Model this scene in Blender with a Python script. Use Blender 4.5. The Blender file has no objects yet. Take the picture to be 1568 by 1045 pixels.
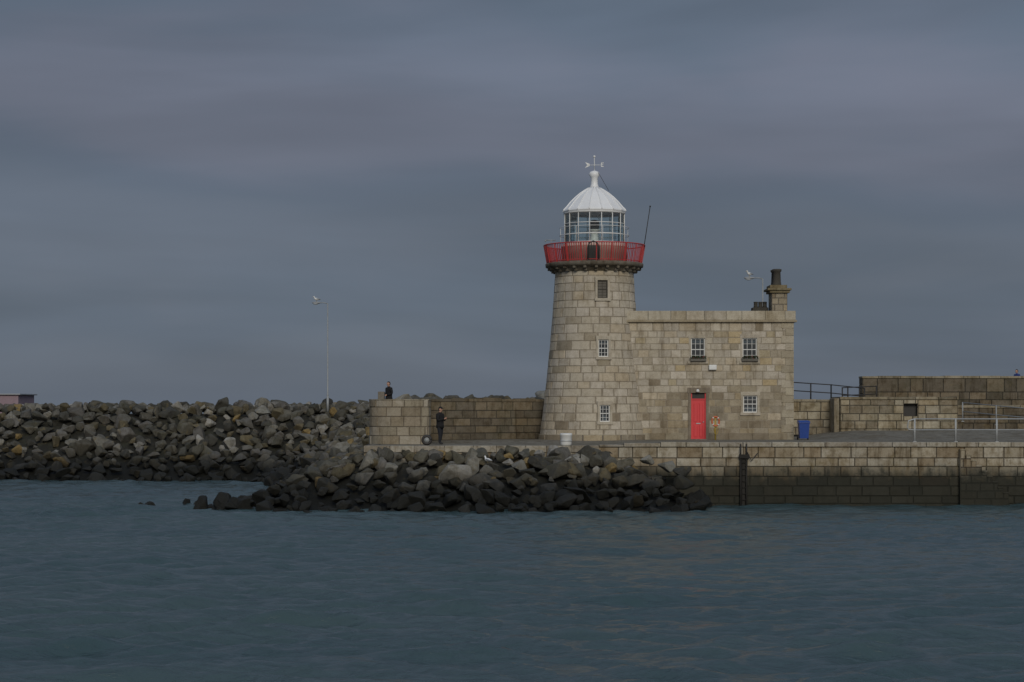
import bpy, bmesh, math, random
import numpy as np
from mathutils import Vector, Matrix, Euler
from mathutils import noise as mn
from mathutils.bvhtree import BVHTree
random.seed(7); np.random.seed(7)
scene = bpy.context.scene
COL = scene.collection
R = random.random
def U(a,b): return a+(b-a)*R()
def S(t):
    t=max(0.0,min(1.0,t)); return t*t*(3-2*t)

# ------------------------------------------------------------------ materials
def nt(m): return m.node_tree.nodes, m.node_tree.links
def new_mat(name):
    m=bpy.data.materials.new(name); m.use_nodes=True
    n,l=nt(m); b=n['Principled BSDF']; return m,n,l,b
def mixc(n,l,mode,fac,a,b):
    x=n.new('ShaderNodeMix'); x.data_type='RGBA'; x.blend_type=mode
    for s,v in ((x.inputs[0],fac),(x.inputs[6],a),(x.inputs[7],b)):
        if isinstance(v,(int,float)): s.default_value=v
        elif isinstance(v,tuple): s.default_value=(*v,1) if len(v)==3 else v
        else: l.new(v,s)
    return x.outputs[2]
def noise(n,l,vec,scale,detail=4,rough=.6,dist=0):
    t=n.new('ShaderNodeTexNoise'); t.inputs['Scale'].default_value=scale
    t.inputs['Detail'].default_value=detail; t.inputs['Roughness'].default_value=rough
    t.inputs['Distortion'].default_value=dist
    if vec is not None: l.new(vec,t.inputs['Vector'])
    return t.outputs['Fac']
def maprange(n,l,v,a,b,c=0,d=1):
    t=n.new('ShaderNodeMapRange'); t.interpolation_type='SMOOTHSTEP'
    l.new(v,t.inputs[0]); t.inputs[1].default_value=a; t.inputs[2].default_value=b
    t.inputs[3].default_value=c; t.inputs[4].default_value=d
    return t.outputs[0]
def math_(n,l,op,a,b):
    t=n.new('ShaderNodeMath'); t.operation=op
    for s,v in ((t.inputs[0],a),(t.inputs[1],b)):
        if isinstance(v,(int,float)): s.default_value=v
        else: l.new(v,s)
    return t.outputs[0]
def paint(name,col,rough=.5,metal=0,grime=.35,bump=.0,scale=3):
    m,n,l,b=new_mat(name)
    g=n.new('ShaderNodeNewGeometry').outputs['Position']
    f=noise(n,l,g,scale,6,.7); f2=noise(n,l,g,scale*9,3,.6)
    k=math_(n,l,'MULTIPLY',maprange(n,l,f,.35,.75),grime)
    c=mixc(n,l,'MULTIPLY',k,tuple(col),(.45,.4,.33))
    k2=math_(n,l,'MULTIPLY',maprange(n,l,f2,.4,.7),grime*.6)
    c=mixc(n,l,'MULTIPLY',k2,c,(.6,.58,.55))
    l.new(c,b.inputs['Base Color']); b.inputs['Roughness'].default_value=rough
    b.inputs['Metallic'].default_value=metal
    if bump:
        bp=n.new('ShaderNodeBump'); bp.inputs['Strength'].default_value=.6; bp.inputs['Distance'].default_value=bump
        l.new(f2,bp.inputs['Height']); l.new(bp.outputs[0],b.inputs['Normal'])
    return m
def stone_mat(name,wet=None,stain=.5,ochre=.0,bumpd=.035,green=0):
    m,n,l,b=new_mat(name)
    a=n.new('ShaderNodeAttribute'); a.attribute_name='Col'
    pos=n.new('ShaderNodeNewGeometry').outputs['Position']
    sx=n.new('ShaderNodeSeparateXYZ'); l.new(pos,sx.inputs[0])
    big=noise(n,l,pos,.55,6,.65); mid=noise(n,l,pos,2.6,6,.7); fine=noise(n,l,pos,16,5,.75)
    mp=n.new('ShaderNodeMapping'); mp.inputs['Scale'].default_value=(3.2,3.2,.45); l.new(pos,mp.inputs[0])
    st=noise(n,l,mp.outputs[0],1,5,.6)
    c=a.outputs['Color']
    c=mixc(n,l,'MULTIPLY',math_(n,l,'MULTIPLY',maprange(n,l,mid,.42,.72),stain),c,(.5,.44,.35))
    c=mixc(n,l,'MULTIPLY',math_(n,l,'MULTIPLY',maprange(n,l,st,.5,.72),stain),c,(.42,.38,.32))
    c=mixc(n,l,'MULTIPLY',math_(n,l,'MULTIPLY',maprange(n,l,big,.45,.7),stain*.8),c,(.62,.55,.43))
    c=mixc(n,l,'MULTIPLY',maprange(n,l,fine,.35,.75,0,.5),c,(.55,.53,.5))
    if ochre:
        o=noise(n,l,pos,1.7,5,.7,.5)
        c=mixc(n,l,'MIX',math_(n,l,'MULTIPLY',maprange(n,l,o,.57,.68),ochre),c,(.21,.165,.08))
    if green:
        o=noise(n,l,pos,.9,5,.7,.3)
        c=mixc(n,l,'MIX',math_(n,l,'MULTIPLY',maprange(n,l,o,.48,.62),green),c,(.07,.072,.045))
    if wet is not None:
        zz=math_(n,l,'ADD',sx.outputs['Z'],math_(n,l,'MULTIPLY',math_(n,l,'SUBTRACT',mid,.5),1.4))
        zz=math_(n,l,'ADD',zz,math_(n,l,'MULTIPLY',math_(n,l,'SUBTRACT',st,.5),1.0))
        f=maprange(n,l,zz,wet[1],wet[0])
        c=mixc(n,l,'MIX',math_(n,l,'MULTIPLY',f,.93),c,wet[2])
        l.new(maprange(n,l,zz,wet[0]-.2,wet[1],.65,.92),b.inputs['Roughness'])
    else: b.inputs['Roughness'].default_value=.9
    b.inputs['Specular IOR Level'].default_value=.2
    l.new(c,b.inputs['Base Color'])
    bp=n.new('ShaderNodeBump'); bp.inputs['Strength'].default_value=.8; bp.inputs['Distance'].default_value=bumpd
    l.new(math_(n,l,'ADD',mid,math_(n,l,'MULTIPLY',fine,.6)),bp.inputs['Height']); l.new(bp.outputs[0],b.inputs['Normal'])
    return m

M={}
M['stone']=stone_mat('granite_ashlar',stain=.46,bumpd=.045)
M['stone_old']=stone_mat('weathered_stone',stain=.8,ochre=.3,green=.25)
M['quay']=stone_mat('quay_stone',wet=(1.25,2.15,(.017,.019,.014)),stain=.85,ochre=.35)
M['rock']=stone_mat('armour_rock',wet=(.75,2.3,(.012,.013,.012)),stain=.65,ochre=.5,bumpd=.11,green=.3)
M['white']=paint('white_paint',(.78,.79,.78),.45,grime=.25)
M['dome']=paint('dome_white',(.86,.87,.88),.4,grime=.12,scale=1.5)
M['red']=paint('red_rail_paint',(.52,.055,.055),.5,grime=.4)
M['reddoor']=paint('red_door_paint',(.70,.04,.05),.4,grime=.15)
M['cream']=paint('cream_render',(.58,.40,.35),.8,grime=.3)
M['dark']=paint('dark_iron',(.03,.028,.027),.6,grime=.3)
M['darkstone']=paint('sooty_stone',(.07,.065,.055),.9,grime=.6,bump=.02)
M['galv']=paint('galvanised_steel',(.46,.48,.49),.5,.1,grime=.35)
M['lampgrey']=paint('lamp_column_grey',(.34,.36,.37),.5,.1,grime=.3)
M['blue']=paint('blue_plastic',(.015,.06,.30),.4,grime=.2)
M['orange']=paint('orange_buoy',(.6,.14,.05),.5,grime=.2)
M['yellow']=paint('yellow_paint',(.42,.30,.06),.5,grime=.3)
M['timber']=paint('wet_timber',(.02,.018,.015),.8,grime=.5,bump=.02)
M['black']=paint('black_cloth',(.010,.010,.012),.9,grime=.1)
M['navy']=paint('navy_cloth',(.014,.016,.022),.9,grime=.1)
M['bluecloth']=paint('blue_cloth',(.02,.045,.2),.85,grime=.1)
M['skin']=paint('skin',(.45,.26,.19),.6,grime=.1)
M['hair']=paint('dark_hair',(.02,.015,.012),.8,grime=.1)
M['gullgrey']=paint('gull_grey',(.32,.34,.36),.8,grime=.1)
M['shed']=paint('shed_panel',(.30,.22,.26),.7,grime=.3)
M['plant']=paint('window_plants',(.05,.07,.03),.9,grime=.4,scale=20)
M['flower']=paint('geranium',(.3,.04,.05),.8,grime=.2,scale=20)
M['board']=paint('painted_board',(.16,.15,.13),.8,grime=.6)
M['curtain']=paint('net_curtain',(.55,.58,.62),.9,grime=.1)
def glass_mat(name,tint,gl=.25,rough=.03):
    m=bpy.data.materials.new(name); m.use_nodes=True; n,l=nt(m); n.clear()
    o=n.new('ShaderNodeOutputMaterial'); t=n.new('ShaderNodeBsdfTransparent'); t.inputs[0].default_value=(*tint,1)
    g=n.new('ShaderNodeBsdfGlossy'); g.inputs['Roughness'].default_value=rough; g.inputs[0].default_value=(.9,.95,.95,1)
    f=n.new('ShaderNodeFresnel'); f.inputs[0].default_value=1.45
    k=n.new('ShaderNodeMath'); k.operation='ADD'; k.inputs[1].default_value=gl; l.new(f.outputs[0],k.inputs[0])
    x=n.new('ShaderNodeMixShader'); l.new(k.outputs[0],x.inputs[0]); l.new(t.outputs[0],x.inputs[1]); l.new(g.outputs[0],x.inputs[2])
    l.new(x.outputs[0],o.inputs[0]); return m
M['glass']=glass_mat('lantern_glass',(.88,.95,.94),.05)
M['winglass']=glass_mat('window_glass',(.6,.65,.68),.10)

# ------------------------------------------------------------------ helpers
def link(o,parent=None,mat=None):
    COL.objects.link(o)
    if parent: o.parent=parent
    if mat: o.data.materials.append(M[mat] if isinstance(mat,str) else mat)
    return o
def empty(name,loc=(0,0,0)):
    e=bpy.data.objects.new(name,None); e.empty_display_size=.5; COL.objects.link(e); return e
def mesh(name,v,f,mat=None,parent=None,smooth=False):
    me=bpy.data.meshes.new(name); me.from_pydata(v,[],f); me.update()
    if smooth: me.polygons.foreach_set('use_smooth',[True]*len(me.polygons))
    return link(bpy.data.objects.new(name,me),parent,mat)
def bm_obj(name,bm,mat,parent=None,smooth=False):
    me=bpy.data.meshes.new(name); bm.to_mesh(me); bm.free()
    if smooth: me.polygons.foreach_set('use_smooth',[True]*len(me.polygons))
    return link(bpy.data.objects.new(name,me),parent,mat)
def add_box(bm,x0,x1,y0,y1,z0,z1,mtx=None):
    vs=[Vector((x,y,z)) for x in(x0,x1) for y in(y0,y1) for z in(z0,z1)]
    if mtx is not None: vs=[mtx@v for v in vs]
    v=[bm.verts.new(p) for p in vs]
    for q in((0,1,3,2),(4,6,7,5),(0,4,5,1),(2,3,7,6),(0,2,6,4),(1,5,7,3)): bm.faces.new([v[i] for i in q])
def boxes(name,lst,mat,parent=None,bevel=0,mtx=None):
    bm=bmesh.new()
    for b in lst: add_box(bm,*b,mtx=mtx)
    bmesh.ops.recalc_face_normals(bm,faces=bm.faces)
    if bevel: bmesh.ops.bevel(bm,geom=list(bm.edges),offset=bevel,segments=2,affect='EDGES',profile=.5)
    return bm_obj(name,bm,mat,parent)
def add_tube(bm,pts,r,seg=8,cap=True):
    pts=[Vector(p) for p in pts]; rs=r if isinstance(r,(list,tuple)) else [r]*len(pts); rings=[]
    for i,p in enumerate(pts):
        d=(pts[min(i+1,len(pts)-1)]-pts[max(i-1,0)]).normalized()
        a=d.orthogonal().normalized() if i==0 else (a-d*a.dot(d)).normalized()
        b=d.cross(a)
        rings.append([bm.verts.new(p+(a*math.cos(t)+b*math.sin(t))*rs[i]) for t in [2*math.pi*k/seg for k in range(seg)]])
    for i in range(len(rings)-1):
        for k in range(seg):
            bm.faces.new((rings[i][k],rings[i][(k+1)%seg],rings[i+1][(k+1)%seg],rings[i+1][k]))
    if cap: bm.faces.new(rings[0][::-1]); bm.faces.new(rings[-1])
def tubes(name,lst,mat,parent=None,seg=8,smooth=True):
    bm=bmesh.new()
    for p,r in lst: add_tube(bm,p,r,seg)
    return bm_obj(name,bm,mat,parent,smooth)
def lathe(name,prof,cx,cy,mat,parent=None,seg=48,smooth=True,phase=0):
    v=[];f=[]
    for r,z in prof:
        for k in range(seg):
            t=2*math.pi*(k+phase)/seg; v.append((cx+r*math.cos(t),cy+r*math.sin(t),z))
    for i in range(len(prof)-1):
        for k in range(seg):
            a=i*seg+k;b=i*seg+(k+1)%seg; f.append((a,b,b+seg,a+seg))
    f.append(tuple(range(seg))[::-1]); f.append(tuple((len(prof)-1)*seg+k for k in range(seg)))
    return mesh(name,v,f,mat,parent,smooth)
def sph(name,c,s,mat,parent=None,seg=16):
    bm=bmesh.new(); bmesh.ops.create_uvsphere(bm,u_segments=seg,v_segments=seg//2+2,radius=1,matrix=Matrix.Translation(c)@Matrix.Diagonal((*s,1)))
    return bm_obj(name,bm,mat,parent,True)

def masonry(name,pf,u0,u1,z0,z1,course,lr,mat,colf,parent=None,openings=(),joint=.025,relief=.03,useg=None,mortar=(.2,.18,.15),jz=None):
    """coursed stone blocks laid over a mortar core; pf(u,z,offset)->point"""
    V=[];F=[];C=[]
    if jz is None: jz=joint
    def quad(a,b,c,d,col): F.append((a,b,c,d)); C.append(col)
    def block(a,b,c,d,col,rel):
        n=1 if not useg else max(1,int(math.ceil((b-a)/useg)))
        ch=min(.018,(b-a)*.2,(d-c)*.2); k=len(V)
        for (uu0,uu1,zz,oo) in((a,b,c,-.02),(a+ch,b-ch,c+ch,rel),(a+ch,b-ch,d-ch,rel),(a,b,d,-.02)):
            for i in range(n+1): V.append(pf(uu0+(uu1-uu0)*i/n,zz,oo))
        m=n+1
        for r in range(3):
            for i in range(n): quad(k+r*m+i,k+r*m+i+1,k+(r+1)*m+i+1,k+(r+1)*m+i,col)
        F.append((k,k+m,k+2*m,k+3*m)); C.append(col)
        F.append((k+n,k+3*m+n,k+2*m+n,k+m+n)); C.append(col)
    zs=[z0]
    while zs[-1]<z1-.01:
        h=course*U(.86,1.16)
        zs.append(z1 if z1-zs[-1]-h<course*.6 else zs[-1]+h)
    for i in range(len(zs)-1):
        c,d=zs[i],zs[i+1]; u=u0-U(0,lr[1])*1.0
        while u<u1:
            w=U(*lr); a=max(u,u0); b=min(u+w,u1); u+=w
            if u1-u<lr[0]*.4: b=u1; u=u1
            if b-a<.08: continue
            col=colf((a+b)/2,(c+d)/2); rel=relief*U(.35,1)
            rects=[(a,b,c,d)]
            for (oa,ob,oc,od) in openings:
                nr=[]
                for (p,q,r,s) in rects:
                    if q<=oa or p>=ob or s<=oc or r>=od: nr.append((p,q,r,s)); continue
                    if p<oa: nr.append((p,oa,r,s))
                    if q>ob: nr.append((ob,q,r,s))
                    pp,qq=max(p,oa),min(q,ob)
                    if r<oc: nr.append((pp,qq,r,oc))
                    if s>od: nr.append((pp,qq,od,s))
                rects=nr
            for (p,q,r,s) in rects:
                if q-p<joint*2.2 or s-r<.06: continue
                block(p+joint/2,q-joint/2,r+jz/2,s-jz/2,col,rel)
    us=sorted(set([u0,u1]+[o[0] for o in openings]+[o[1] for o in openings])); us=[x for x in us if u0<=x<=u1]
    if useg:
        e=[]
        for a,b in zip(us,us[1:]):
            n=max(1,int(math.ceil((b-a)/useg))); e+=[a+(b-a)*i/n for i in range(n)]
        us=e+[us[-1]]
    zz=sorted(set(list(zs)+[o[2] for o in openings]+[o[3] for o in openings])); zz=[x for x in zz if z0<=x<=z1]
    k=len(V)
    for z in zz:
        for u in us: V.append(pf(u,z,0))
    m=len(us)
    for i in range(len(zz)-1):
        for j in range(m-1):
            uc=(us[j]+us[j+1])/2; zc=(zz[i]+zz[i+1])/2
            if any(o[0]<uc<o[1] and o[2]<zc<o[3] for o in openings): continue
            quad(k+i*m+j,k+i*m+j+1,k+(i+1)*m+j+1,k+(i+1)*m+j,mortar)
    ob=mesh(name,V,F,mat,parent)
    at=ob.data.attributes.new('Col','FLOAT_COLOR','FACE')
    at.data.foreach_set('color',[x for c in C for x in (*c,1)])
    return ob
def flatcol(ob,col):
    at=ob.data.attributes.new('Col','FLOAT_COLOR','FACE')
    at.data.foreach_set('color',[x for _ in ob.data.polygons for x in (*col,1)])
    return ob
def varcol(ob,pal,var=.1):
    """one colour per separate block"""
    n=len(ob.data.polygons)
    bm=bmesh.new(); bm.from_mesh(ob.data); seen={}
    for f in bm.faces:
        if f.index in seen: continue
        c=pick(pal,var); st=[f]; seen[f.index]=c
        while st:
            q=st.pop()
            for e in q.edges:
                for r in e.link_faces:
                    if r.index not in seen: seen[r.index]=c; st.append(r)
    bm.free()
    at=ob.data.attributes.new('Col','FLOAT_COLOR','FACE')
    at.data.foreach_set('color',[x for i in range(n) for x in (*seen[i],1)])
    return ob
def pick(pal,var=.12):
    c=random.choice(pal); k=1+U(-var,var); return tuple(x*k for x in c)
PAL_L=[(.57,.515,.42),(.58,.525,.43),(.54,.485,.39),(.60,.545,.46),(.56,.485,.37),(.53,.48,.40)]
PAL_B=[(.44,.37,.26),(.38,.33,.245),(.47,.41,.31),(.35,.31,.24),(.41,.36,.28),(.31,.26,.19)]
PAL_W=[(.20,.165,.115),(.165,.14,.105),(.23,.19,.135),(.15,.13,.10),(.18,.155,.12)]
def colf_tower(u,z):
    return pick(PAL_L if R()<.96-.12*S((5-z)/2) else PAL_B,.06)
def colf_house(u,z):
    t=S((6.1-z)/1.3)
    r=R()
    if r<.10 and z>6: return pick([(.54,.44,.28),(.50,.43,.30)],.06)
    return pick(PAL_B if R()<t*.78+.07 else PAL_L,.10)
def plane_pf(x0,y0,dx,dy):
    L=math.hypot(dx,dy); dx/=L;dy/=L; nx,ny=dy,-dx
    return lambda u,z,o:(x0+dx*u+nx*o,y0+dy*u+ny*o,z)

GZ=3.07
def ground_z(x,y):
    z=GZ-.17*S((8-x)/5)*S((104-y)/5)
    z+=.42*S((x-15.5)/4)*S((y-99)/11)
    return z

# ------------------------------------------------------------------ water: choppy surface, real waves
def water():
    xs=np.concatenate([np.arange(-75,-30,.5),np.arange(-30,30,.2),np.arange(30,75.1,.5)]); 
    ys=np.concatenate([np.arange(14,30,.3),np.arange(30,70,.15),np.arange(70,100,.2),np.arange(100,131,.35)])
    X,Y=np.meshgrid(xs,ys); Z=np.zeros_like(X)
    rs=np.random.RandomState(3)
    WX=X+.9*np.sin(X*.21+Y*.13+1)+.7*np.sin(Y*.37-X*.11); WY=Y+.8*np.sin(X*.33+.4)+.6*np.sin(X*.17-Y*.23+2)
    for i in range(120):
        lam=.6*(3.6/.6)**(rs.rand()**1.2); k=2*math.pi/lam
        th=math.radians(98)+rs.randn()*.40
        amp=.0068*lam**.70*(.6+.8*rs.rand())
        ph=rs.rand()*6.28
        s=np.sin(k*(math.cos(th)*WX+math.sin(th)*WY)+ph)
        Z+=amp*(s+.25*(s*s-.5))
    patch=.78+.38*np.sin(X*.06+Y*.09+1.3)*np.sin(X*.045-Y*.05+.5)
    edge=np.clip((X+75)/8,0,1)*np.clip((75-X)/8,0,1)*np.clip((Y-14)/3,0,1)*np.clip((130-Y)/5,0,1)
    Z*=patch*edge*.88
    h,w=X.shape
    v=np.stack([X.ravel(),Y.ravel(),Z.ravel()],1)
    idx=np.arange(h*w).reshape(h,w)
    f=np.stack([idx[:-1,:-1].ravel(),idx[:-1,1:].ravel(),idx[1:,1:].ravel(),idx[1:,:-1].ravel()],1)
    V=v.tolist(); F=f.tolist(); k=len(V)
    V+= [(-7000,-400,0),(7000,-400,0),(7000,12000,0),(-7000,12000,0)]
    a,b,c,d=int(idx[0,0]),int(idx[0,-1]),int(idx[-1,-1]),int(idx[-1,0])
    F+= [(k,k+1,b,a),(k+1,k+2,c,b),(k+2,k+3,d,c),(k+3,k,a,d)]
    ob=mesh('water',V,F,None,None,True)
    m,n,l,b=new_mat('sea_water')
    pos=n.new('ShaderNodeNewGeometry').outputs['Position']
    def mp(s,rz=0):
        t=n.new('ShaderNodeMapping'); t.inputs['Scale'].default_value=s; t.inputs['Rotation'].default_value=(0,0,rz); l.new(pos,t.inputs[0]); return t.outputs[0]
    c=noise(n,l,mp((2.2,4.5,1),-.1),1.0,5,.65,.5)
    d=noise(n,l,mp((.05,.12,1),.1),1.0,3,.5,.2)
    bp=n.new('ShaderNodeBump'); bp.inputs['Strength'].default_value=1; bp.inputs['Distance'].default_value=.09
    l.new(c,bp.inputs['Height']); l.new(bp.outputs[0],b.inputs['Normal'])
    col=mixc(n,l,'MIX',maprange(n,l,d,.35,.65),(.042,.078,.088),(.054,.090,.098))
    l.new(col,b.inputs['Base Color']); b.inputs['Roughness'].default_value=.13; b.inputs['IOR'].default_value=1.33
    ob.data.materials.append(m)
water()

# ------------------------------------------------------------------ rocks
POLY=[(-90,129),(-40,127.5),(-17,127),(-14.6,121),(-13.1,110),(-12.6,100),(-12.3,95),(-14.0,92.2),(-13.2,90.4),(-10.8,89.3),(-4,88.6),(3,88.7),(7.6,89.6),(8.8,91.5),(9.6,95.2),(9.6,97),(60,97),(130,97),(130,170),(-90,165)]
def sdist(x,y):
    best=1e9; ins=False; n=len(POLY)
    for i in range(n):
        x1,y1=POLY[i]; x2,y2=POLY[(i+1)%n]
        dx,dy=x2-x1,y2-y1; t=max(0,min(1,((x-x1)*dx+(y-y1)*dy)/(dx*dx+dy*dy)))
        best=min(best,math.hypot(x-x1-t*dx,y-y1-t*dy))
        if (y1>y)!=(y2>y) and x<(x2-x1)*(y-y1)/(y2-y1)+x1: ins=not ins
    return best if ins else -best
def rock_h(x,y):
    d=sdist(x,y)
    crest=2.45+2.2*S((y-104)/26)
    k=.50 if y>110 or x<-9 else .46
    if x<-8 and y<106:
        lim=max(.3,2.45-(-8-x)*.52)+max(0,(y-98)*.12); crest=min(crest,lim)
    return min(crest,d*k) if d>-2 else -1.2
def in_quay(x,y): 
    if x>-7.2 and 95.3<y<126 and not (x<-4.5 and y<99.2): return True
    return x>9.0 and y>95
def rocks():
    tmpl=[]
    for t in range(28):
        bm=bmesh.new()
        for i in range(random.choice((11,13,15,18))):
            v=Vector((random.gauss(0,1),random.gauss(0,1),random.gauss(0,1))).normalized()
            v*=U(.84,1.10); bm.verts.new(v)
        bmesh.ops.convex_hull(bm,input=bm.verts)
        bmesh.ops.dissolve_limit(bm,angle_limit=.25,verts=bm.verts,edges=bm.edges)
        bmesh.ops.bevel(bm,geom=list(bm.edges),offset=.10,segments=2,affect='EDGES',profile=.5)
        bmesh.ops.triangulate(bm,faces=[f for f in bm.faces if len(f.verts)>4])
        for v in bm.verts:
            if v.co.length>1.12: v.co=v.co.normalized()*1.05
            v.co*=1+.16*mn.noise(v.co*2.0+Vector((t*3,0,0)))
        bm.verts.index_update()
        tmpl.append((np.array([v.co[:] for v in bm.verts]),[tuple(v.index for v in f.verts) for f in bm.faces])); bm.free()
    V=[];F=[];C=[];cnt=0
    pal=[(.15,.145,.13),(.095,.095,.085),(.19,.185,.17),(.07,.07,.064),(.24,.235,.21),(.15,.13,.085),(.12,.115,.095),(.16,.155,.145),(.13,.125,.105)]
    def put(x,y,z,s):
        nonlocal cnt
        vv,ff=random.choice(tmpl)
        sc=np.array([s*U(.8,1.45),s*U(.75,1.2),s*U(.55,.95)])
        e=Euler((U(-.6,.6),U(-.6,.6),U(0,6.28))).to_matrix(); Rm=np.array(e)
        p=(vv*sc)@Rm.T+np.array([x,y,z])
        k=len(V); V.extend(p.tolist()); F.extend([tuple(i+k for i in f) for f in ff])
        c=pick(pal,.2) if R()>.06 else pick([(.36,.35,.32),(.30,.22,.10)],.1)
        if y<99 and z>1.3: c=tuple(q*1.15 for q in c)
        C.extend([c]*len(ff)); cnt+=1
    def scatter(x0,x1,y0,y1,sp,smin,smax):
        y=y0
        while y<y1:
            x=x0
            while x<x1:
                px=x+U(-.5,.5)*sp; py=y+U(-.5,.5)*sp; x+=sp
                d=sdist(px,py)
                if d<-.3 or in_quay(px,py): continue
                h=rock_h(px,py); r=R(); s=U(smin,smax)*(1.4 if r<.10 else .7 if r>.8 else 1)
                put(px,py,h+U(-.12,.35)*s-.02,s)
            y+=sp*.95
    scatter(-62,-7,119,142,.80,.30,.60)
    scatter(-7,30,127,143,1.5,.6,1.0)
    scatter(-16,-6.5,99,119,.74,.30,.56)
    scatter(-15.5,10,88,99.4,.67,.28,.54)
    for x,y,z,s in((-17.6,95.2,-.08,.42),(-18.1,95.6,-.1,.3),(-15.9,95.6,.02,.5),(-15.3,95.2,-.05,.4),(-14.4,92.0,.1,.6),(-13.5,91.4,.3,.7),(-12.7,91.0,.3,.65),
                   (7.4,93.4,1.95,.55),(8.1,93.8,1.8,.5),(6.4,93.6,2.15,.55),(8.1,92.2,1.2,.55)):
        put(x,y,z,s)
    ob=mesh('breakwater_rocks',V,F,'rock')
    at=ob.data.attributes.new('Col','FLOAT_COLOR','FACE'); at.data.foreach_set('color',[q for c in C for q in (*c,1)])
    print('rocks',cnt,len(F))
    xs=np.arange(-90,131,1.0); ys=np.arange(86,166,1.0); v=[];f=[]
    for y in ys:
        for x in xs:
            z=rock_h(x,y)-.35
            if x>-7.5 and y>95: z=min(z,2.4)
            v.append((x,y,z))
    m=len(xs)
    for i in range(len(ys)-1):
        for j in range(m-1): f.append((i*m+j,i*m+j+1,(i+1)*m+j+1,(i+1)*m+j))
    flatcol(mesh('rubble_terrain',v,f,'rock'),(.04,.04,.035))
    return BVHTree.FromPolygons(V,F)
BV=rocks()
def rock_top(x,y):
    h=BV.ray_cast(Vector((x,y,20)),Vector((0,0,-1))); return h[0].z if h[0] else 0

# ------------------------------------------------------------------ ground / quay
def ground():
    xs=[-7.2+ i*.8 for i in range(0,40)]+[26+ i*4 for i in range(27)]; ys=[95.15+i*.8 for i in range(40)]
    v=[(x,y,ground_z(x,y)) for y in ys for x in xs]; m=len(xs)
    f=[(i*m+j,i*m+j+1,(i+1)*m+j+1,(i+1)*m+j) for i in range(len(ys)-1) for j in range(m-1)]
    flatcol(mesh('quay_pavement',v,f,'stone_old',smooth=True),(.24,.225,.19))
ground()
def colf_quay(u,z):
    if z>2.0: return pick([(.44,.39,.30),(.38,.33,.25),(.48,.44,.36),(.33,.27,.19)],.12)
    if R()<.05: return pick([(.27,.16,.10),(.25,.17,.11)],.1)
    return pick([(.36,.31,.23),(.28,.245,.18),(.40,.36,.28),(.30,.245,.17),(.22,.195,.15)],.14)
qw=empty('quay_wall')
masonry('wall_blocks',plane_pf(-7.2,95.1,1,0),0,130,-1.2,2.86,.42,(.6,1.5),'quay',colf_quay,qw,joint=.03,relief=.05,mortar=(.13,.115,.09))
x=-7.2; cps=[]
while x<122:
    w=U(1.0,1.8); z=ground_z(x+w/2,95.2); cps.append((x+.012,x+w-.012,94.98,95.75,2.865 if z>2.95 else 2.6,z+.012+U(0,.01))); x+=w
varcol(boxes('coping',cps,'quay',qw,bevel=.02),[(.42,.39,.33),(.36,.33,.28),(.46,.43,.36)],.08)
# narrow steps down to the water, built against the wall
ss=empty('stone_steps')
N_=9; sx0=21.7; sy=94.82
ops_=[(.26*(i+1),4,2.75-.26*(i+1),3.2) for i in range(N_)]
masonry('stair_side',plane_pf(sx0,sy,1,0),0,.26*N_,-1,2.75,.40,(.5,1.0),'quay',colf_quay,ss,openings=ops_,joint=.03,relief=.02,mortar=(.12,.10,.08))
flatcol(boxes('stair_end',[(sx0-.02,sx0-.003,sy-.02,95.04,-1,2.70)],'quay',ss),(.4,.36,.28))
varcol(boxes('treads',[(sx0+.26*i-.02,sx0+.26*(i+1)-.004,sy-.04,95.04,2.69-.26*i,2.76-.26*i) for i in range(N_)],'quay',ss,bevel=.012),[(.44,.40,.32),(.38,.34,.26)],.1)
varcol(boxes('risers',[(sx0+.26*i-.25,sx0+.26*i-.03,sy+.03,95.03,-1,2.68-.26*i) for i in range(1,N_+1)],'quay',ss),[(.3,.27,.21)],.1)
# ladder on the quay
lad=empty('quay_ladder')
tubes('stiles',[([(11.08,94.9,-.6),(11.08,94.9,2.5)],.045),([(11.36,94.9,-.6),(11.36,94.9,2.5)],.045)],'timber',lad)
tubes('rungs',[([(11.08,94.9,z),(11.36,94.9,z)],.025) for z in np.arange(-.3,2.5,.3)],'timber',lad)
tubes('grab_rails',[([(x,94.9,2.4),(x,94.85,2.75),(x,95.0,3.0),(x,95.5,3.06)],.035) for x in(11.08,11.36)],'dark',lad)
boxes('fender',[(11.14,11.3,94.94,95.0,-.6,2.5),(11.0,11.5,94.82,94.95,2.3,2.5)],'timber',lad,bevel=.02)
tubes('mooring_chain',[([(11.4,94.93,2.6),(11.6,94.9,2.2),(11.9,94.93,2.55)],.03)],'dark',lad)

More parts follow.
